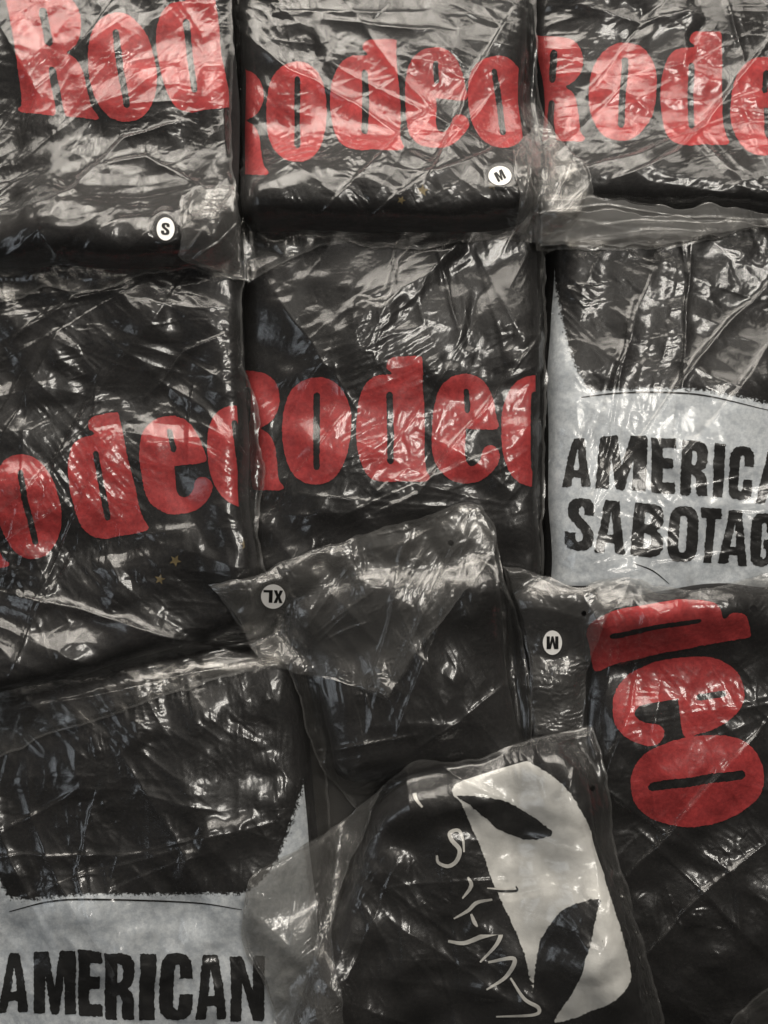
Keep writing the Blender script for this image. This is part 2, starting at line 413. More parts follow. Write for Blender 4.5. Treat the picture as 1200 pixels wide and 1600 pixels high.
def drape(sides, S, seed, excess=0.06, angle=None, creases=(), lift=0.003, res=0.00118, gap=0.0016, tight=0.006, edge_px=12, rough=4.0, relief=1.0, fine=0.006, n_fans=4):
    """returns points (ny, nx, 3) and the pixel grid of the sheet; S = height map of everything below"""
    T = np.maximum(blur(dilate(S, tight), tight), S)
    P0 = coons(sides, 40, 40, seed, 0)
    W = np.linalg.norm(np.diff(P0, axis=1), axis=2).sum(1).max() * PX
    Hh = np.linalg.norm(np.diff(P0, axis=0), axis=2).sum(0).max() * PX
    rng = np.random.default_rng(seed)
    cr_th = rng.uniform(0, PI) if angle is None else angle + PI / 2
    rays = []                                 # fans of fine straight pleats that start where the film is pulled
    lo_, hi_ = P0.reshape(-1, 2).min(0), P0.reshape(-1, 2).max(0); span = np.hypot(*(hi_ - lo_))
    for k in range(n_fans):
        i0, j0 = [(0, rng.integers(40)), (39, rng.integers(40)), (rng.integers(40), 0), (rng.integers(40), 39)][k % 4]
        c = P0[i0, j0] + rng.normal(0, 14, 2); mid = P0[20, 20] + rng.normal(0, 0.12 * span, 2)
        th0 = math.atan2(*(mid - c)[::-1])
        for _ in range(6):
            t_ = th0 + rng.normal(0, 0.30); d0 = span * rng.uniform(0.03, 0.25); d1 = d0 + span * rng.uniform(0.10, 0.42); bend = rng.normal(0, 0.06)
            e0, e1 = np.array([math.cos(t_), math.sin(t_)]), np.array([math.cos(t_ + bend), math.sin(t_ + bend)])
            rays.append(([tuple(c + e0 * d0), tuple(c + 0.5 * (e0 + e1) * 0.5 * (d0 + d1)), tuple(c + e1 * d1)], 0.0005 + 0.0030 * rng.uniform(0, 1) ** 2, rng.uniform(2.5, 7.0)))
    D = None
    for lev, sp in enumerate((res * 7, res * 3.5, res * 1.9, res)):
        nx, ny = int(W / sp) + 3, int(Hh / sp) + 3
        UV = coons(sides, ny, nx, seed, rough)
        U, V = UV[..., 0], UV[..., 1]
        z = np.full(U.shape, 0.06)
        for _ in range(4):
            x, y = at(U, V, z); z = samp(T, x, y) + gap
        x, y = at(U, V, z)
        e_uv = np.minimum.reduce([np.arange(nx)[None, :] + 0 * U, (nx - 1 - np.arange(nx))[None, :] + 0 * U, np.arange(ny)[:, None] + 0 * U, (ny - 1 - np.arange(ny))[:, None] + 0 * U]) * sp
        inner = sstep(0, edge_px * PX, e_uv)
        loose = sstep(-0.15, 0.7, fbm(x, y, 0.07, seed + 11))
        z = z + lift * loose * inner
        z = z + relief * inner * (0.0040 * crumple(x, y, 0.030, seed + 200, 3.2, cr_th, ridge=0.05) * (0.30 + 0.70 * loose)
                                  + 0.0062 * crumple(x, y, 0.056, seed + 600, 2.3, cr_th - 0.3, ridge=0.03) * (0.5 + 0.5 * loose))
        if lev >= 1:
            z = z + relief * inner * 0.0013 * crumple(x, y, 0.0130, seed + 300, 5.0, cr_th + 0.35, ridge=0.20) * (0.10 + 0.90 * sstep(-0.25, 0.55, fbm(x, y, 0.055, seed + 21)))
        if lev >= 2:
            z = z + relief * inner * 0.00058 * crumple(x, y, 0.0055, seed + 400, 5.0, cr_th - 0.3, 0.04, ridge=0.30) * (0.08 + 0.92 * sstep(-0.05, 0.6, fbm(x, y, 0.045, seed + 22)))
        if lev >= 3:
            z = z + relief * inner * 0.00024 * crumple(x, y, 0.0028, seed + 500, 4.0, cr_th + 1.1, 0.09, near=1) * sstep(0.0, 0.6, fbm(x, y, 0.035, seed + 23))
        Uw = U + 2.5 * vnoise(x, y, 0.03, seed + 41); Vw = V + 2.5 * vnoise(x, y, 0.03, seed + 42)
        for pts, amp, wid in list(creases) + rays:
            d, p = seg_dist(Uw, Vw, pts)
            d2, _ = seg_dist(Uw + 1.0, Vw + 0.7, pts)
            side = np.clip((d2 - d), -1, 1)                       # steep on one side, long slope on the other
            prof = np.exp(-d / (wid * (2.2 + 1.6 * side))) * np.sin(np.clip(p, 0.04, 0.96) * PI) ** 0.5
            z = z + 0.8 * amp * prof * inner
        X0 = np.dstack([x, y, z])
        # excess length: direction of compression turns slowly over the sheet
        th = (fbm(x, y, 0.16, seed + 3, 2) * 1.6 + (rng.uniform(0, PI) if angle is None else angle))
        if lev == 0: th_off = 0
        n1, n2 = np.cos(th), np.sin(th)
        ex = 0.4 * excess * (0.25 + 1.25 * sstep(-0.6, 0.9, fbm(x, y, 0.06, seed + 8))) * (0.35 + 0.65 * inner)
        iso = fine * (0.3 + 1.7 * sstep(0.0, 0.8, fbm(x, y, 0.035, seed + 9)))
        if angle is None: angle = 0.0
        def rest(A, B, a_s, b_s):
            d = B - A; L = np.linalg.norm(d, axis=-1)
            m = 0.5 * (n1[a_s] + n1[b_s]), 0.5 * (n2[a_s] + n2[b_s])
            c = (d[..., 0] * m[0] + d[..., 1] * m[1]) / np.maximum(np.hypot(d[..., 0], d[..., 1]), 1e-9)
            eavg = 0.5 * (ex[a_s] + ex[b_s])
            return L * (1 + eavg * c * c + 0.5 * (iso[a_s] + iso[b_s]))
        sl = slice(None)
        pairs = [((sl, slice(0, -1)), (sl, slice(1, None))), ((slice(0, -1), sl), (slice(1, None), sl)),
                 ((slice(0, -1), slice(0, -1)), (slice(1, None), slice(1, None))), ((slice(0, -1), slice(1, None)), (slice(1, None), slice(0, -1)))]
        R = [rest(X0[a], X0[b], a, b) for a, b in pairs]
        X0 = X0.astype(np.float32); R = [r.astype(np.float32) for r in R]
        X = X0.copy()
        if D is not None: X += upsample(D, ny, nx).astype(np.float32)
        X[..., 2] += (rng.normal(0, 1, U.shape) * sp * (0.25, 0.12, 0.10, 0.05)[lev] * inner).astype(np.float32)
        prev = X.copy()
        iters = (90, 60, 28, 10)[lev]
        ka = (0.006, 0.005, 0.004, 0.003)[lev]; kb = (0.010, 0.008, 0.006, 0.004)[lev]
        pin = ((1 - sstep(0, edge_px * PX * 0.5, e_uv))[..., None] * 0.5).astype(np.float32)
        for it in range(iters):
            vel = (X - prev) * 0.86; prev = X.copy(); X = X + vel
            C = np.zeros_like(X)
            for (a, b), L0 in zip(pairs, R):
                d = X[b] - X[a]; L = np.sqrt((d * d).sum(-1)) + 1e-9
                c = d * ((L - L0) / L * 0.5)[..., None]
                C[a] += c; C[b] -= c
            X = X + C * 0.30
            Dd = X - X0
            lap = np.zeros_like(Dd)
            lap[1:-1, 1:-1] = Dd[:-2, 1:-1] + Dd[2:, 1:-1] + Dd[1:-1, :-2] + Dd[1:-1, 2:] - 4 * Dd[1:-1, 1:-1]
            X = X + kb * lap - Dd * (ka + pin)
            if it % 3 == 2 or it > iters - 3:
                floor_z = samp(S, X[..., 0], X[..., 1]) + gap * 0.7
                X[..., 2] = np.maximum(X[..., 2], floor_z)
        D = X - X0
    return X, UV

def film_mesh(name, X, UV, parent, holes=(), under=None, label=None, mat='film'):
    ny, nx = X.shape[:2]
    V = X.reshape(-1, 3); F = grid_faces(ny, nx, True)
    hole = np.zeros(ny * nx)
    for (hu, hv, hr) in holes:
        d = np.hypot(UV[..., 0] - hu, UV[..., 1] - hv).ravel()
        hole = np.maximum(hole, np.clip(0.5 + (hr - d) / 8.0, 0, 1))
    if under is not None:                     # the bag's lower sheet, under the shirt
        B = X[::2, ::2].copy()
        zb = samp(under, B[..., 0], B[..., 1]) + 0.0006 + 0.0006 * (1 + vnoise(B[..., 0], B[..., 1], 0.012, 77))
        B[..., 2] = np.minimum(zb, B[..., 2] - 0.0005)
        F2 = grid_faces(B.shape[0], B.shape[1], False, len(V))
        V = np.concatenate([V, B.reshape(-1, 3)]); F = np.concatenate([F, F2])
        hole = np.concatenate([hole, np.zeros(B.shape[0] * B.shape[1])])
    o = link_mesh(name, V, F, M[mat], parent, label=label)
    o.data.materials.append(M['flap'])        # welded double edge
    ii, jj = np.meshgrid(np.arange(ny - 1), np.arange(nx - 1), indexing='ij')
    rim = (np.minimum.reduce([ii, jj, ny - 2 - ii, nx - 2 - jj]) < 2).ravel().astype(np.int32)
    o.data.polygons.foreach_set('material_index', np.concatenate([rim, np.zeros(len(F) - len(rim), np.int32)]))
    at_ = o.data.attributes.new('hole', 'FLOAT', 'POINT'); at_.data.foreach_set('value', hole.astype(np.float32))
    return o

# ------------------------------------------------------------------ flat print: outlines filled, cut on a fine grid and laid on the cloth
def smooth_poly(pts, n=6, closed=True):
    P = np.array(pts, float)
    if n <= 1: return P
    N = len(P); out = []
    for i in range(N):
        p0, p1, p2, p3 = P[i - 1], P[i], P[(i + 1) % N], P[(i + 2) % N]
        t = np.linspace(0, 1, n, endpoint=False)[:, None]
        out.append(0.5 * ((2 * p1) + (-p0 + p2) * t + (2 * p0 - 5 * p1 + 4 * p2 - p3) * t ** 2 + (-p0 + 3 * p1 - 3 * p2 + p3) * t ** 3))
    return np.vstack(out)

def ragged(P, amp, seed, step=3.0):
    """resample a closed outline finely and roughen it (worn ink edge)"""
    Q = np.vstack([P, P[:1]]); d = np.r_[0, np.cumsum(np.linalg.norm(np.diff(Q, axis=0), axis=1))]
    n = max(12, int(d[-1] / step)); s = np.linspace(0, d[-1], n, endpoint=False)
    R = np.stack([np.interp(s, d, Q[:, 0]), np.interp(s, d, Q[:, 1])], -1)
    rng = np.random.default_rng(seed)
    return R + rng.normal(0, amp, R.shape)

def print_mesh(name, loops, mat, parent, surf, lift, step=5.0, clip=0.007, label=None, ink=False):
    """loops in photo pixels; surf(x, y) -> z, edge distance"""
    bm = bmesh.new()
    for P in loops:
        vs = [bm.verts.new((p[0], p[1], 0)) for p in P]
        for i in range(len(vs)): bm.edges.new((vs[i], vs[(i + 1) % len(vs)]))
    bmesh.ops.triangle_fill(bm, use_beauty=True, use_dissolve=False, edges=bm.edges[:])
    A = np.array([v.co[:2] for v in bm.verts]); lo, hi = A.min(0), A.max(0)
    for ax in (0, 1):
        no = (1, 0, 0) if ax == 0 else (0, 1, 0)
        for c in np.arange(math.floor(lo[ax] / step) * step + step, hi[ax], step):
            bmesh.ops.bisect_plane(bm, geom=bm.faces[:] + bm.edges[:] + bm.verts[:], plane_co=(c, c, 0), plane_no=no, dist=0.01)
    bm.verts.ensure_lookup_table(); bm.verts.index_update()
    if not bm.faces:
        bm.free(); return None
    A = np.array([v.co[:2] for v in bm.verts]); faces = [[v.index for v in f.verts] for f in bm.faces]
    bm.free()
    z = np.full(len(A), 0.06)
    for _ in range(4):
        x, y = at(A[:, 0], A[:, 1], z); z, e = surf(x, y)
    ok = e > clip
    faces = [f for f in faces if any(ok[i] for i in f)]
    bad = np.nonzero(~ok)[0]
    for _ in range(3 if len(bad) else 0):     # vertices past the cloth's edge slide back onto it
        h = 0.0008; bx, by = x[bad], y[bad]
        gxx = (surf(bx + h, by)[1] - surf(bx - h, by)[1]) / (2 * h); gyy = (surf(bx, by + h)[1] - surf(bx, by - h)[1]) / (2 * h)
        n2 = np.maximum(gxx ** 2 + gyy ** 2, 0.2); miss = np.where(e[bad] < clip, clip - e[bad] + 1e-5, 0)
        x[bad] = bx + gxx / n2 * miss; y[bad] = by + gyy / n2 * miss
        z[bad], e[bad] = surf(x[bad], y[bad])
    if not faces: return None
    used = sorted({i for f in faces for i in f}); remap = {k: i for i, k in enumerate(used)}
    V = np.stack([x, y, z + lift + 0.0006 * sstep(0.03, 0.004, e)], -1)[used]
    # faces upwards: pixel v runs against world y
    faces = [[remap[i] for i in f] for f in faces]
    p = V[faces[0]]
    nz = np.cross(p[1] - p[0], p[2] - p[0])[2]
    if nz < 0: faces = [f[::-1] for f in faces]
    o = link_mesh(name, V, faces, mat, parent, label=label)
    if ink:
        A2 = A[used]; d = np.full(len(A2), 1e9)
        for P in loops:
            dd, _ = seg_dist(A2[:, 0], A2[:, 1], np.vstack([P, P[:1]])); d = np.minimum(d, dd)
        a_ = o.data.attributes.new('ink', 'FLOAT', 'POINT'); a_.data.foreach_set('value', d.astype(np.float32))
    return o

def slit(x, y0, y1, w):
    a = np.linspace(0, PI, 7); r = w / 2; k = 0.62                # letters are taller than wide: keep ends round
    return np.array([(x + r * math.cos(t), y0 + r * k - r * k * math.sin(t)) for t in a] + [(x - r * math.cos(t), y1 - r * k + r * k * math.sin(t)) for t in a])

def superellipse(n=2.25, m=64):
    t = np.linspace(0, 2 * PI, m, endpoint=False); c, s = np.cos(t), np.sin(t)
    return np.stack([.5 + .5 * np.sign(c) * np.abs(c) ** (2 / n), .5 + .5 * np.sign(s) * np.abs(s) ** (2 / n)], -1)

def norm(pts, x0, x1, y0, y1):
    P = np.array(pts, float); return np.stack([(P[:, 0] - x0) / (x1 - x0), (P[:, 1] - y0) / (y1 - y0)], -1)

FAT = {}
FAT['o'] = [superellipse(), slit(.50, .14, .87, .10)]
FAT['d'] = [smooth_poly(norm([(565, 75), (578, 52), (610, 44), (680, 43), (696, 50), (698, 80), (702, 200), (705, 330), (710, 440), (720, 490), (730, 512), (724, 528), (680, 530), (610, 527), (550, 531),
            (490, 508), (455, 440), (440, 330), (447, 225), (478, 150), (520, 120), (560, 116), (583, 114), (580, 102), (567, 92)], 440, 730, 43, 531), 4),
            slit(.46, .28, .86, .09)]
FAT['e'] = [smooth_poly(norm([(984, 326), (984, 270), (970, 200), (940, 145), (900, 118), (860, 113), (810, 124), (765, 170), (740, 250), (735, 330), (740, 410), (765, 480), (810, 525), (865, 537),
            (920, 530), (965, 500), (992, 460), (1000, 430), (990, 403), (965, 388), (945, 392), (932, 410), (922, 445), (900, 468), (880, 467), (866, 445), (863, 400), (863, 330), (872, 326)], 735, 1000, 113, 537), 4),
            slit(.50, .13, .36, .085)]
FAT['R'] = [smooth_poly([(.02, .0), (.30, .0), (.58, .0), (.78, .035), (.90, .13), (.93, .25), (.89, .36), (.80, .44), (.70, .485), (.80, .53), (.87, .62), (.90, .76), (.93, .90), (1.0, .97), (.96, 1.0),
            (.80, 1.0), (.64, 1.0), (.58, .97), (.56, .80), (.55, .64), (.50, .615), (.46, .64), (.46, .80), (.47, .96), (.42, 1.0), (.22, 1.0), (.04, 1.0), (.0, .965), (.06, .90), (.075, .5), (.06, .10), (.0, .035)], 4),
            slit(.50, .13, .45, .10)]
_ring = lambda x0, x1, y0, y1, n=3.2: superellipse(n, 40) * [x1 - x0, y1 - y0] + [x0, y0]
CON = {   # condensed capitals
 'A': [[(0, 1), (.26, 0), (.76, 0), (1, 1), (.68, 1), (.645, .80), (.36, .80), (.32, 1)], [(.395, .645), (.505, .20), (.615, .645)]],
 'M': [[(0, 1), (0, 0), (.36, 0), (.5, .55), (.64, 0), (1, 0), (1, 1), (.73, 1), (.73, .38), (.585, 1), (.415, 1), (.27, .38), (.27, 1)]],
 'E': [[(0, 0), (1, 0), (1, .19), (.46, .19), (.46, .385), (.90, .385), (.90, .57), (.46, .57), (.46, .805), (1, .805), (1, 1), (0, 1)]],
 'R': [[(0, 0), (.6, 0), (.84, .04), (.95, .15), (.95, .37), (.87, .48), (.74, .53), (.88, .57), (.95, .68), (.97, .9), (1, 1), (.62, 1), (.58, .9), (.57, .7), (.5, .615), (.4, .61), (.4, 1), (0, 1)],
       [(.4, .17), (.52, .175), (.58, .23), (.58, .38), (.52, .44), (.4, .445)]],
 'I': [[(0, 0), (1, 0), (1, 1), (0, 1)]],
 'C': [[(.95, .38), (.60, .38), (.60, .22), (.56, .165), (.48, .165), (.42, .22), (.42, .79), (.48, .84), (.56, .84), (.60, .79), (.60, .62), (1, .62), (1, .76), (.95, .90), (.80, .98), (.52, 1), (.22, .98), (.05, .89), (0, .74), (0, .27), (.05, .11), (.22, .02), (.5, 0), (.8, .02), (.95, .11), (1, .25), (1, .38)]],
 'N': [[(0, 0), (.36, 0), (.66, .56), (.66, 0), (1, 0), (1, 1), (.68, 1), (.34, .42), (.34, 1), (0, 1)]],
 'O': [_ring(0, 1, 0, 1), _ring(.37, .63, .17, .83, 4)],
 'T': [[(0, 0), (1, 0), (1, .18), (.72, .18), (.72, 1), (.28, 1), (.28, .18), (0, .18)]],
 'B': [[(0, 0), (.62, 0), (.86, .04), (.96, .15), (.96, .33), (.88, .43), (.76, .475), (.90, .53), (1, .64), (1, .83), (.9, .95), (.66, 1), (0, 1)],
       [(.38, .17), (.52, .175), (.60, .22), (.60, .34), (.52, .39), (.38, .395)], [(.38, .56), (.53, .565), (.62, .61), (.62, .77), (.53, .825), (.38, .83)]],
 'S': [[(.95, .33), (.60, .33), (.60, .21), (.5, .155), (.40, .21), (.40, .29), (.48, .37), (.80, .52), (.95, .62), (1, .76), (.95, .90), (.78, .98), (.48, 1), (.18, .97), (.03, .87), (0, .66), (.36, .66), (.38, .80), (.5, .85), (.61, .80), (.61, .70), (.52, .62), (.20, .47), (.06, .37), (.02, .23), (.08, .09), (.26, .02), (.52, 0), (.8, .03), (.93, .12)]],
 'G': [[(.95, .36), (.60, .36), (.60, .22), (.5, .16), (.41, .22), (.41, .79), (.5, .845), (.61, .79), (.61, .64), (.5, .64), (.5, .47), (1, .47), (1, 1), (.76, 1), (.70, .93), (.5, 1), (.2, .97), (.04, .88), (0, .74), (0, .27), (.05, .11), (.22, .02), (.5, 0), (.8, .02), (.95, .11)]],
 'L': [[(0, 0), (.4, 0), (.4, .8), (1, .8), (1, 1), (0, 1)]],
 'X': [[(0, 0), (.36, 0), (.5, .3), (.64, 0), (1, 0), (.70, .49), (1, 1), (.64, 1), (.5, .69), (.36, 1), (0, 1), (.30, .49)]],
}

def box(u0, v0, u1, v1): return [(u0, v0), (u1, v0), (u1, v1), (u0, v1)]
def rbox(cu, cv, w, h, deg):
    """letter box turned deg counter-clockwise as seen in the photo"""
    a = math.radians(deg); r = np.array([math.cos(a), -math.sin(a)]); d = np.array([math.sin(a), math.cos(a)]); c = np.array([cu, cv])
    return [c - r * w / 2 - d * h / 2, c + r * w / 2 - d * h / 2, c + r * w / 2 + d * h / 2, c - r * w / 2 + d * h / 2]

def in_quad(P, q):
    q = np.array(q, float); P = np.asarray(P, float); a, b = P[:, :1], P[:, 1:]
    return (q[0] * (1 - a) + q[1] * a) * (1 - b) + (q[3] * (1 - a) + q[2] * a) * b

def letters(spec, table, mat, parent, shirt, lift, rough, seed, name='printed_letter', dense=0):
    for k, (ch, q) in enumerate(spec):
        loops = []
        for lp in table[ch]:
            P = in_quad(np.asarray(lp, float), q)
            P = P if len(P) > 20 else ragged(P, 0, 1, 4)
            P = P + np.stack([2.2 * fbm(P[:, 0], P[:, 1], 70, seed + 5, 2), 2.2 * fbm(P[:, 0], P[:, 1], 70, seed + 6, 2)], -1)   # cloth pulled a little out of true
            if rough: P = ragged(P, rough, seed + 13 * k + len(loops), 2.5)
            loops.append(P)
        print_mesh(name, loops, mat, parent, shirt.z, lift)

def stroke(pts, w, taper=True, n=8):
    """outline of a brush stroke along pts"""
    P = np.array(pts, float); Q = np.vstack([2 * P[0] - P[1], P, 2 * P[-1] - P[-2]]); out = []
    for i in range(1, len(Q) - 2):
        t = np.linspace(0, 1, n, endpoint=False)[:, None]; p0, p1, p2, p3 = Q[i - 1:i + 3]
        out.append(0.5 * ((2 * p1) + (-p0 + p2) * t + (2 * p0 - 5 * p1 + 4 * p2 - p3) * t ** 2 + (-p0 + 3 * p1 - 3 * p2 + p3) * t ** 3))
    C = np.vstack(out + [P[-1:]])
    d = np.gradient(C, axis=0); d /= np.linalg.norm(d, axis=1)[:, None] + 1e-9
    nrm = np.stack([-d[:, 1], d[:, 0]], -1); s = np.linspace(0, 1, len(C))
    ww = w * 0.5 * (0.35 + 0.65 * np.sin(PI * np.clip(s * 0.9 + 0.08, 0, 1)) if taper else np.ones(len(C)))
    return np.vstack([C + nrm * ww[:, None], (C - nrm * ww[:, None])[::-1]])

def star(cu, cv, r, rot):
    return np.array([(cu + (r if k % 2 == 0 else r * .42) * math.sin(rot + k * PI / 5), cv - (r if k % 2 == 0 else r * .42) * math.cos(rot + k * PI / 5)) for k in range(10)])

# ------------------------------------------------------------------ the floor under the pile
fl = link_mesh('floor', [(-3, -3, -0.002), (3, -3, -0.002), (3, 3, -0.002), (-3, 3, -0.002)], [[0, 1, 2, 3]], M['floor'], smooth=False)
fl['kind'] = 'structure'

# ------------------------------------------------------------------ one bagged shirt
def size_sticker(parent, text, cu, cv, r, deg, co):
    def surf(x, y): return x * co[0] + y * co[1] + co[2], np.ones(x.shape)
    t = np.linspace(0, 2 * PI, 40, endpoint=False)
    disc = print_mesh('size_sticker', [np.stack([cu + r[0] * np.cos(t), cv + r[1] * np.sin(t)], -1)], M['paper'], parent, surf, 0.0009, 4)
    n = len(text); h = r[1] * 1.05; w = h * (0.72 if text != 'M' else 0.92)
    for k, ch in enumerate(text):
        a = math.radians(deg); off = (k - (n - 1) / 2) * w * 1.12
        q = rbox(cu + off * math.cos(a), cv - off * math.sin(a), w, h, deg)
        print_mesh('sticker_letter', [in_quad(np.asarray(lp, float), q) for lp in CON[ch]], M['sticker_ink'], disc, surf, 0.0013, 4)

def bag(label, shirts, film, seed, prints=None, film_kind='film', flaps=(), stickers=(), holes=(), group='bagged shirts in the pile', **kw):
    global PILE
    q = np.array(shirts[0]['quad'], float).mean(0); ox, oy = at(q[0], q[1], REF_Z)
    root = thing('bagged_shirt', label, 'bagged shirt', (float(ox), float(oy), float(samp(PILE, np.array([ox]), np.array([oy]))[0])), group)
    under = PILE.copy(); S = PILE.copy(); objs = []
    for k, s in enumerate(shirts):
        sh = Shirt(s['quad'], s.get('t', 0.042), s.get('r', 0.034), seed + 50 * k, s.get('lump', 0.004), s.get('bb', 0.022), s.get('corner'), s.get('rumple', 0.0022))
        V, F = sh.mesh()
        so = link_mesh('folded_shirt' if k == 0 else 'folded_sleeve', V, F, M['cotton'], root)
        S = np.maximum(S, sh.heightmap()); objs.append((sh, so))
    if prints: prints(objs[0][1], objs[0][0])
    X, UV = drape(film, S, seed, **kw)
    planes = {}
    def seat(Y, UVY):                          # flat seat for stickers
        for st in stickers:
            text, cu, cv, r = st[:4]
            d = np.hypot((UVY[..., 0] - cu) / r[0], (UVY[..., 1] - cv) / r[1])
            if d.min() > 0.3: continue
            w = sstep(1.9, 1.15, d); m = d < 1.6
            A = np.c_[Y[m][:, :2], np.ones(m.sum())]
            co, *_ = np.linalg.lstsq(A, Y[m][:, 2], rcond=None)
            co[2] += 0.0008
            Y[..., 2] = Y[..., 2] * (1 - w) + (Y[..., 0] * co[0] + Y[..., 1] * co[1] + co[2]) * w
            planes[text] = co
    seat(X, UV)
    film_mesh('plastic_film', X, UV, root, holes, under, mat=film_kind)
    top = S.copy(); splat(top, X)
    for fk in flaps:
        fs = dict(fk); sides = fs.pop('sides'); fmat = fs.pop('mat', 'flap')
        fs = {'n_fans': 2, 'tight': 0.004, 'edge_px': 6, 'gap': 0.0012, 'relief': 1.3, **fs}
        XF, UVF = drape(sides, top, seed + 900 + len(sides[0]), **fs)
        seat(XF, UVF)
        film_mesh('loose_film_flap', XF, UVF, root, holes, mat=fmat)
        splat(top, XF)
    for text, cu, cv, r, deg in stickers:
        size_sticker(root, text, cu, cv, r, deg, planes[text])
    PILE = np.maximum(PILE, top)
    print('bag', label[:40], 'verts', X.shape, 't', round(time.perf_counter() - T_START, 1))
    return root

RED, INK, WHT = M['red'], M['ink'], M['white']
def red_word(spec, stars=(), seed=1):
    def f(obj, sh):
        letters(spec, FAT, RED, obj, sh, 0.0006, 0.35, seed)
        for (u, v, r, a) in stars: print_mesh('printed_star', [star(u, v, r, a)], M['gold'], obj, sh.z, 0.0006)
    return f

# ---- lower left: white panel with AMERICAN
def prints_I(obj, sh):
    pan = smooth_poly([(-120, 1300), (-20, 1340), (8, 1385), (30, 1402), (130, 1394), (250, 1394), (340, 1392), (385, 1388), (425, 1350), (452, 1285), (474, 1215), (490, 1165), (530, 1100), (540, 1300), (530, 1640), (200, 1690), (-120, 1690)], 5)
    print_mesh('printed_panel', [ragged(pan, 0.3, 3, 6)], WHT, obj, sh.z, 0.0005, 7, ink=True)
    print_mesh('printed_line', [stroke([(15, 1424), (80, 1408), (150, 1405), (300, 1410), (378, 1421)], 3)], INK, obj, sh.z, 0.0009)
    spec = [('A', [(8, 1489), (38, 1489), (43, 1582), (-6, 1582)]), ('M', box(51, 1487, 119, 1585)), ('E', box(123, 1486, 161, 1588)), ('R', box(165, 1488, 213, 1593)), ('I', box(219, 1489, 243, 1594)),
            ('C', box(249, 1488, 301, 1594)), ('A', box(305, 1490, 354, 1594)), ('N', box(361, 1492, 414, 1596))]
    letters(spec, CON, INK, obj, sh, 0.0010, 0.5, 21)
bag('bagged black shirt with white panel printed AMERICAN, lower left corner of the pile',
    [dict(quad=[(-120, 1030), (470, 1010), (514, 1690), (-120, 1690)], t=0.040)],
    [[(-140, 1010), (200, 1000), (480, 990)], [(480, 990), (506, 1160), (518, 1320), (524, 1710)], [(-140, 1710), (200, 1712), (524, 1710)], [(-140, 1010), (-140, 1710)]],
    101, prints_I, creases=[([(30, 1220), (90, 1380), (175, 1500), (240, 1600)], 0.006, 9), ([(150, 1240), (120, 1370), (165, 1490)], 0.004, 5)], relief=1.15, excess=0.05, angle=0.4)

# ---- middle right: white panel with AMERICAN SABOTAGE
def prints_F(obj, sh):
    pan = smooth_poly([(835, 270), (858, 330), (866, 420), (876, 470), (892, 540), (912, 588), (928, 607), (985, 604), (1080, 605), (1150, 616), (1230, 634), (1330, 660), (1340, 970), (1100, 980), (835, 975)], 5)
    print_mesh('printed_panel', [ragged(pan, 0.3, 5, 6)], WHT, obj, sh.z, 0.0005, 7, ink=True)
    print_mesh('printed_line', [stroke([(908, 621), (960, 615), (1020, 613), (1100, 618), (1200, 641)], 3)], INK, obj, sh.z, 0.0009)
    print_mesh('printed_line', [stroke([(990, 880), (1020, 892), (1045, 912)], 2)], INK, obj, sh.z, 0.0009)
    l1 = [('A', [(890, 683), (922, 683), (924, 761), (878, 761)]), ('M', [(938, 682), (1012, 682), (1008, 768), (931, 764)]), ('E', [(1018, 684), (1058, 685), (1054, 772), (1016, 770)]), ('R', [(1068, 687), (1111, 690), (1106, 777), (1063, 773)]),
          ('I', [(1118, 692), (1134, 694), (1130, 779), (1114, 777)]), ('C', [(1141, 697), (1178, 699), (1176, 784), (1138, 782)]), ('A', [(1190, 703), (1226, 706), (1228, 790), (1182, 787)]), ('N', box(1234, 708, 1275, 794))]
    l2 = [('S', [(886, 778), (932, 780), (928, 863), (880, 860)]), ('A', [(936, 782), (978, 784), (978, 868), (930, 864)]), ('B', [(992, 785), (1038, 788), (1034, 871), (986, 867)]), ('O', [(1044, 790), (1092, 792), (1090, 880), (1041, 877)]),
          ('T', [(1096, 794), (1129, 796), (1120, 884), (1092, 881)]), ('A', [(1130, 798), (1170, 800), (1168, 884), (1122, 881)]), ('G', [(1176, 802), (1216, 804), (1214, 886), (1172, 884)]), ('E', box(1224, 806, 1260, 888))]
    letters(l1 + l2, CON, INK, obj, sh, 0.0010, 0.5, 41)
bag('bagged black shirt with white panel printed AMERICAN SABOTAGE at the right edge',
    [dict(quad=[(850, 275), (1330, 275), (1330, 965), (848, 955)], t=0.044)],
    [[(843, 258), (1100, 255), (1345, 258)], [(1345, 258), (1345, 980)], [(842, 968), (1100, 975), (1345, 980)], [(843, 258), (846, 600), (842, 968)]],
    102, prints_F, creases=[([(1200, 440), (1090, 560), (1000, 690), (930, 770)], 0.006, 7), ([(1215, 520), (1120, 650), (1060, 720)], 0.004, 8)], relief=0.85, excess=0.055, angle=0.8)

# ---- middle centre: Rodeo
bag('bagged black shirt with level red Rodeo lettering in the middle of the pile',
    [dict(quad=[(370, 280), (843, 275), (845, 930), (374, 930)], t=0.046)],
    [[(362, 262), (600, 255), (850, 258)], [(850, 258), (853, 600), (849, 945)], [(368, 945), (600, 950), (849, 945)], [(362, 262), (366, 600), (368, 945)]],
    103, red_word([('R', box(326, 579, 444, 764)), ('o', box(440, 589, 548, 756)), ('d', box(556, 557, 672, 753)), ('e', box(674, 585, 781, 755)), ('o', box(783, 588, 890, 760))], seed=11),
    creases=[([(840, 530), (740, 660), (650, 770), (590, 800)], 0.005, 6), ([(410, 430), (500, 560), (560, 640)], 0.003, 5)], relief=1.1, excess=0.06, angle=2.3)

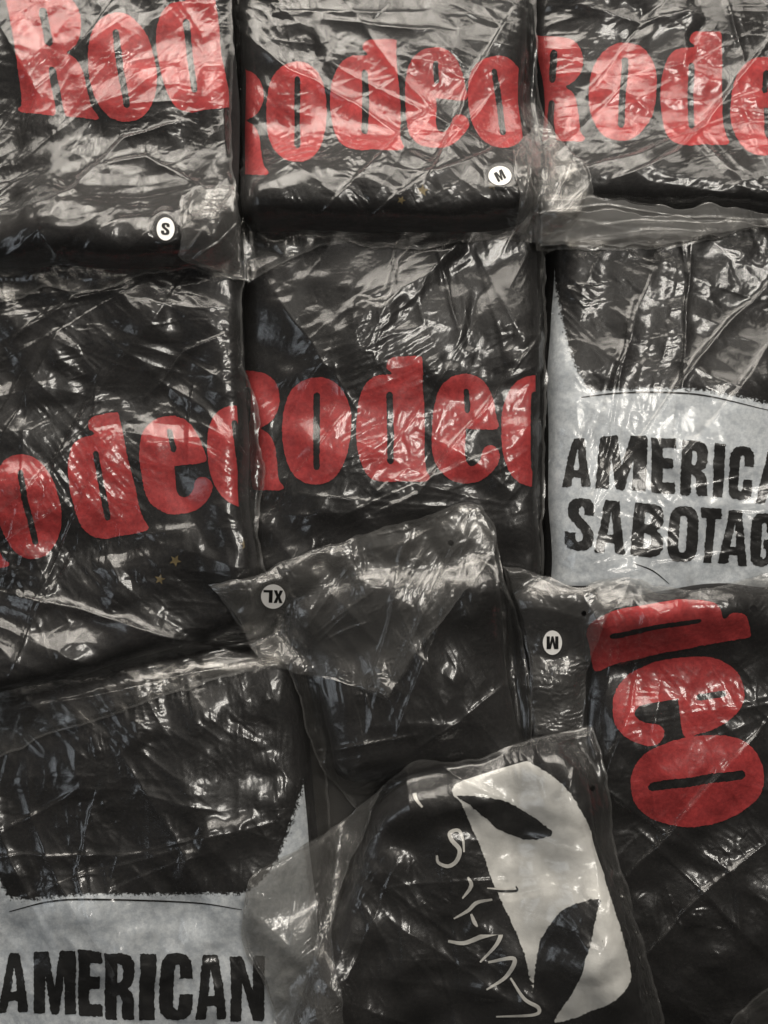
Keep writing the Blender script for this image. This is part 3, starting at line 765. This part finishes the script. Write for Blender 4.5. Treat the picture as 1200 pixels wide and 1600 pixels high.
# ---- middle left: Rodeo climbing to the right
bag('bagged black shirt with slanting red Rodeo lettering, at the left edge below the S sticker',
    [dict(quad=[(-200, 375), (378, 325), (402, 985), (-160, 1120)], t=0.048, r=0.030, lump=0.006)],
    [[(-220, 360), (0, 338), (150, 325), (300, 312), (384, 306)], [(384, 306), (381, 560), (400, 640), (412, 760), (404, 850), (440, 950), (468, 1030)], [(-200, 1235), (0, 1185), (60, 1152), (150, 1125), (300, 1075), (468, 1030)], [(-220, 360), (-200, 1235)]],
    104, red_word([('R', rbox(-62, 812, 118, 178, 13)), ('o', rbox(44, 791, 98, 166, 13)), ('d', rbox(161, 746, 112, 190, 10)), ('e', rbox(273, 728, 107, 152, 8)), ('o', rbox(372, 712, 96, 158, 7))],
                  [(250, 905, 9, .2), (274, 876, 10, .5), (383, 850, 9, -.2)], 12),
    creases=[([(0, 925), (120, 950), (250, 990), (390, 1020)], 0.009, 6), ([(0, 1110), (180, 1080), (300, 1050), (430, 1028)], 0.006, 7), ([(20, 530), (110, 470), (190, 450)], 0.005, 6), ([(230, 620), (290, 550), (350, 520)], 0.005, 6)],
    relief=1.15, excess=0.065, angle=1.2)

# ---- lower right: rotated deo with M sticker
def prints_H(obj, sh):
    spec = [('d', rbox(1043, 982, 92, 250, 0)), ('e', rbox(1060, 1093, 128, 206, 0)), ('o', rbox(1090, 1219, 140, 208, 0))]
    out = []
    for ch, q in spec:
        c = np.mean(q, axis=0); up = np.array([.987, -.158]); rt = np.array([.158, .987])
        w = np.linalg.norm(np.subtract(q[1], q[0])) / 2; h = np.linalg.norm(np.subtract(q[3], q[0])) / 2
        out.append((ch, [c - rt * w + up * h, c + rt * w + up * h, c + rt * w - up * h, c - rt * w - up * h]))
    letters(out, FAT, RED, obj, sh, 0.0006, 0.35, 77)
bag('bagged black shirt with red lettering turned sideways and an upside-down M sticker',
    [dict(quad=[(915, 935), (1300, 915), (1340, 1680), (905, 1680)], t=0.046, r=0.034), dict(quad=[(800, 925), (940, 920), (950, 1300), (832, 1300)], t=0.026, r=0.022)],
    [[(785, 884), (850, 902), (900, 914), (985, 906), (1080, 920), (1200, 900), (1345, 900)], [(1345, 900), (1350, 1700)], [(880, 1700), (1100, 1705), (1350, 1700)], [(785, 884), (800, 940), (822, 1000), (834, 1150), (850, 1400), (880, 1700)]],
    105, prints_H, flaps=[dict(sides=[[(785, 884), (850, 902), (905, 914), (985, 906)], [(985, 906), (940, 990), (915, 1060), (912, 1140)], [(834, 1150), (870, 1150), (912, 1140)], [(785, 884), (800, 940), (822, 1000), (834, 1150)]], excess=0.05, lift=0.003)],
    stickers=[('M', 863, 1004, (15, 19), 180)], holes=[(1178, 951, 5.5), (912, 958, 4)],
    creases=[([(1000, 975), (985, 1100), (940, 1230), (930, 1330)], 0.005, 5), ([(1200, 1120), (1080, 1260), (980, 1370)], 0.006, 5), ([(1195, 1320), (1100, 1390), (1000, 1500)], 0.005, 8)], relief=1.15, excess=0.05, angle=0.5)

# ---- top right: Rode
bag('bagged black shirt with red Rodeo lettering above a whitish band of film, top right',
    [dict(quad=[(834, -90), (1330, -90), (1330, 335), (840, 330)], t=0.046)],
    [[(830, -110), (1345, -110)], [(1345, -110), (1345, 355)], [(838, 392), (900, 392), (1010, 388), (1100, 378), (1200, 358), (1345, 355)], [(830, -110), (834, 200), (838, 392)]],
    106, red_word([('R', [(812, 57), (918, 57), (914, 222), (804, 222)]), ('o', rbox(972, 143, 105, 154, -3)), ('d', box(1031, 48, 1138, 228)), ('e', box(1142, 90, 1250, 244))], seed=13),
    flaps=[dict(sides=[[(842, 312), (930, 306), (1010, 312), (1070, 326), (1130, 318), (1200, 336), (1340, 332)], [(1340, 332), (1342, 370)], [(838, 388), (900, 390), (1010, 386), (1100, 376), (1200, 356), (1342, 370)], [(842, 312), (838, 388)]], mat='band', excess=0.08, lift=0.006, relief=1.5, angle=1.6, n_fans=4, edge_px=4, rough=5, creases=[([(842, 335), (950, 322), (1080, 345), (1200, 344)], 0.005, 3), ([(850, 365), (980, 350), (1090, 352), (1200, 350)], 0.005, 3), ([(900, 378), (1020, 366), (1150, 362)], 0.004, 3), ([(845, 322), (900, 345), (990, 372)], 0.004, 3)]),
           dict(sides=[[(845, 330), (950, 330), (1060, 340), (1200, 348), (1340, 345)], [(1340, 345), (1342, 366)], [(842, 380), (900, 384), (1010, 380), (1100, 370), (1200, 352), (1342, 366)], [(845, 330), (842, 380)]], mat='band', excess=0.08, lift=0.006, relief=1.5, angle=1.6, n_fans=4, edge_px=4, rough=5, creases=[([(842, 335), (950, 322), (1080, 345), (1200, 344)], 0.005, 3), ([(850, 365), (980, 350), (1090, 352), (1200, 350)], 0.005, 3), ([(900, 378), (1020, 366), (1150, 362)], 0.004, 3), ([(845, 322), (900, 345), (990, 372)], 0.004, 3)])],
    creases=[([(1200, 60), (1130, 160), (1060, 240), (960, 280)], 0.006, 6), ([(900, 10), (1000, 40), (1090, 20)], 0.005, 8), ([(860, 280), (1000, 240), (1100, 200)], 0.004, 6)], excess=0.075, angle=1.3)

# ---- top centre: Rodeo, M sticker
bag('bagged black shirt with red Rodeo lettering and an M sticker, top centre',
    [dict(quad=[(364, -90), (831, -90), (836, 335), (370, 352)], t=0.048, r=0.029)],
    [[(362, -110), (600, -112), (838, -110)], [(838, -110), (842, 150), (868, 210), (905, 262), (918, 300), (905, 338)], [(386, 440), (455, 405), (520, 382), (650, 386), (760, 374), (830, 374), (905, 338)], [(362, -110), (366, 100), (368, 300), (386, 440)]],
    107, red_word([('R', box(312, 108, 420, 274)), ('o', rbox(463, 175, 93, 158, 0)), ('d', box(515, 62, 634, 234)), ('e', box(632, 77, 733, 232)), ('o', rbox(779, 159, 95, 144, 7))], [(660, 298, 10, .1), (627, 313, 7, .4), (770, 290, 8, .3)], 14),
    flaps=[dict(sides=[[(800, 232), (836, 196), (866, 206)], [(866, 206), (910, 258), (926, 302), (905, 342)], [(805, 366), (850, 374), (905, 342)], [(800, 232), (812, 300), (805, 366)]], excess=0.09, lift=0.003, relief=1.2, rough=6, n_fans=3, tight=0.010, creases=[([(828, 362), (850, 300), (858, 215)], 0.006, 4), ([(832, 365), (870, 310), (896, 245)], 0.006, 4), ([(836, 368), (885, 330), (918, 292)], 0.005, 4), ([(815, 340), (826, 280), (838, 205)], 0.005, 4)])],
    stickers=[('M', 781, 275, (18, 15), 28)], holes=[],
    creases=[([(360, 40), (450, 110), (560, 170), (640, 225)], 0.007, 6), ([(540, 0), (600, 90), (700, 200)], 0.004, 7), ([(800, 20), (740, 120), (690, 240), (660, 290)], 0.006, 5), ([(600, 260), (680, 270), (760, 240), (820, 200)], 0.005, 8)], excess=0.08, angle=0.9)

# ---- top left: Rod, S sticker
bag('bagged black shirt with red lettering and an S sticker, top left corner',
    [dict(quad=[(-120, -90), (357, -90), (362, 400), (-120, 415)], t=0.046, r=0.029)],
    [[(-140, -110), (360, -110)], [(360, -110), (364, 200), (366, 285), (386, 438)], [(-140, 480), (0, 470), (70, 452), (150, 456), (230, 432), (300, 424), (350, 434), (386, 438)], [(-140, -110), (-140, 480)]],
    108, red_word([('R', [(0, -14), (128, -16), (153, 188), (28, 173)]), ('o', rbox(190, 106, 106, 168, 8)), ('d', rbox(300, 72, 110, 204, 7))], seed=15),
    flaps=[dict(sides=[[(284, 305), (320, 292), (366, 288)], [(366, 288), (374, 360), (386, 438)], [(278, 400), (310, 422), (345, 432), (386, 438)], [(284, 305), (282, 350), (278, 400)]], excess=0.09, lift=0.002, rough=6, n_fans=3, tight=0.009, creases=[([(290, 400), (330, 360), (366, 296)], 0.006, 5), ([(300, 415), (345, 385), (378, 345)], 0.005, 4)])],
    stickers=[('S', 259, 358, (14, 18), -5)],
    creases=[([(0, 40), (60, 150), (40, 210)], 0.006, 6), ([(40, 330), (120, 300), (200, 220), (290, 190)], 0.008, 8), ([(170, 260), (230, 250), (330, 300)], 0.008, 9), ([(60, 360), (90, 400), (170, 440)], 0.006, 5)], excess=0.08, angle=2.0)

# ---- centre: plain black with XL sticker
bag('bagged plain black shirt with an upside-down XL sticker on its loose pointed corner',
    [dict(quad=[(452, 950), (772, 885), (828, 1222), (530, 1238)], t=0.034, r=0.034)],
    [[(325, 914), (400, 895), (520, 850), (640, 815), (720, 786), (752, 790)], [(752, 790), (778, 835), (792, 910), (816, 1000), (834, 1175)], [(560, 1268), (640, 1240), (740, 1205), (834, 1175)], [(325, 914), (365, 960), (395, 1018), (455, 1055), (475, 1130), (505, 1205), (560, 1268)]],
    109, None, film_kind='loose',
    flaps=[dict(sides=[[(330, 916), (400, 897), (520, 852), (640, 817), (720, 788), (750, 792)], [(750, 792), (774, 838), (760, 880), (680, 980), (605, 1094)], [(405, 1025), (450, 1050), (530, 1070), (605, 1094)], [(330, 916), (366, 962), (396, 1016), (405, 1025)]], excess=0.05, lift=0.005, creases=[([(735, 795), (690, 900), (600, 1085)], 0.007, 6), ([(628, 850), (610, 960), (575, 1080)], 0.005, 5)])],
    stickers=[('XL', 427, 932, (19, 19), 178)], holes=[(704, 848, 4.5), (385, 1006, 4)],
    creases=[([(800, 900), (820, 1050), (830, 1150)], 0.004, 5), ([(745, 800), (700, 930), (640, 1090), (600, 1200)], 0.004, 9), ([(820, 1040), (720, 1120), (620, 1190)], 0.003, 10)], relief=1.1, excess=0.055, angle=0.3)

# ---- bottom centre: black and white graphic
def zz(pts): return [(600 + x / 2, 1100 + y / 2) for x, y in pts]
def prints_J(obj, sh):
    main = smooth_poly(zz([(210, 265), (285, 200), (350, 155), (420, 165), (500, 205), (560, 250), (610, 320), (650, 400), (680, 480), (695, 560), (722, 640), (752, 740), (772, 830), (765, 880), (720, 930), (640, 965), (570, 990), (530, 988),
                           (600, 880), (640, 760), (664, 650), (676, 612), (620, 620), (560, 645), (520, 692), (490, 740), (475, 820), (462, 905), (442, 800), (415, 725), (380, 650), (340, 560), (300, 450), (265, 370), (240, 310)]), 4)
    print_mesh('printed_shape', [ragged(main, 0.4, 9, 4)], M['cream'], obj, sh.z, 0.0005, 7, ink=True)
    eye = smooth_poly(zz([(228, 287), (290, 289), (370, 300), (420, 325), (470, 355), (510, 385), (526, 400), (510, 414), (450, 424), (400, 410), (350, 385), (310, 350), (270, 318)]), 4)
    print_mesh('printed_shape', [ragged(eye, 0.7, 10, 3.5)], INK, obj, sh.z, 0.0009)
    for pts, w in [([(125, 185), (150, 190), (145, 215), (110, 235), (95, 265), (100, 295), (120, 322)], 9), ([(165, 472), (170, 495), (200, 506), (226, 490), (236, 455), (212, 425), (206, 402), (232, 394), (246, 420), (250, 462)], 8),
                   ([(262, 540), (272, 568), (245, 607)], 7), ([(338, 610), (290, 620), (262, 645), (218, 670)], 7), ([(272, 655), (282, 680), (292, 695)], 7), ([(200, 740), (250, 746), (310, 724), (362, 714), (350, 752), (300, 806)], 9),
                   ([(325, 806), (406, 795), (382, 850), (320, 892)], 8), ([(395, 855), (438, 920), (482, 948), (468, 970), (350, 976)], 7)]:
        print_mesh('printed_scribble', [stroke(zz(pts), w * 0.85)], M['scribble'], obj, sh.z, 0.0009)
    print_mesh('printed_scribble', [stroke(zz([(320, 580), (370, 584), (414, 582), (412, 568)]), 4)], INK, obj, sh.z, 0.0010)
    print_mesh('printed_scribble', [stroke(zz([(322, 574), (370, 577), (405, 574)]), 3)], M['scribble'], obj, sh.z, 0.0013)
bag('bagged black shirt with cream abstract shape and scribbles, bottom centre',
    [dict(quad=[(590, 1240), (905, 1152), (1050, 1690), (425, 1690)], t=0.042, r=0.034, corner=0.048, lump=0.007, rumple=0.005)],
    [[(384, 1392), (402, 1362), (510, 1300), (600, 1226), (650, 1190), (735, 1186), (800, 1164), (926, 1134)], [(926, 1134), (945, 1200), (962, 1330), (992, 1430), (1042, 1600), (1075, 1710)], [(450, 1710), (700, 1715), (1075, 1710)], [(384, 1392), (380, 1470), (410, 1530), (432, 1600), (450, 1710)]],
    110, prints_J, film_kind='loose', holes=[(924, 1229, 4.5)],
    flaps=[dict(sides=[[(384, 1392), (402, 1362), (510, 1300), (600, 1226)], [(600, 1226), (560, 1320), (520, 1450), (560, 1700)], [(450, 1708), (500, 1706), (560, 1700)], [(384, 1392), (380, 1470), (410, 1530), (432, 1600), (450, 1708)]], excess=0.05, lift=0.005)],
    creases=[([(384, 1420), (450, 1470), (520, 1540), (560, 1600)], 0.006, 7), ([(900, 1180), (880, 1240), (920, 1300), (935, 1400)], 0.005, 6), ([(960, 1330), (950, 1420), (985, 1480), (1000, 1560)], 0.005, 5)], relief=1.1, excess=0.05, angle=0.2)

# ---- corner of one more bag
bag('corner of a clear bag reaching in at the bottom right corner of the frame',
    [dict(quad=[(1215, 1615), (1420, 1560), (1430, 1740), (1215, 1750)], t=0.035, r=0.03)],
    [[(1128, 1622), (1160, 1580), (1215, 1542), (1430, 1530)], [(1430, 1530), (1435, 1750)], [(1120, 1755), (1435, 1750)], [(1128, 1622), (1120, 1755)]],
    111, None, film_kind='loose', excess=0.05)
print('built in', round(time.perf_counter() - T_START, 1))
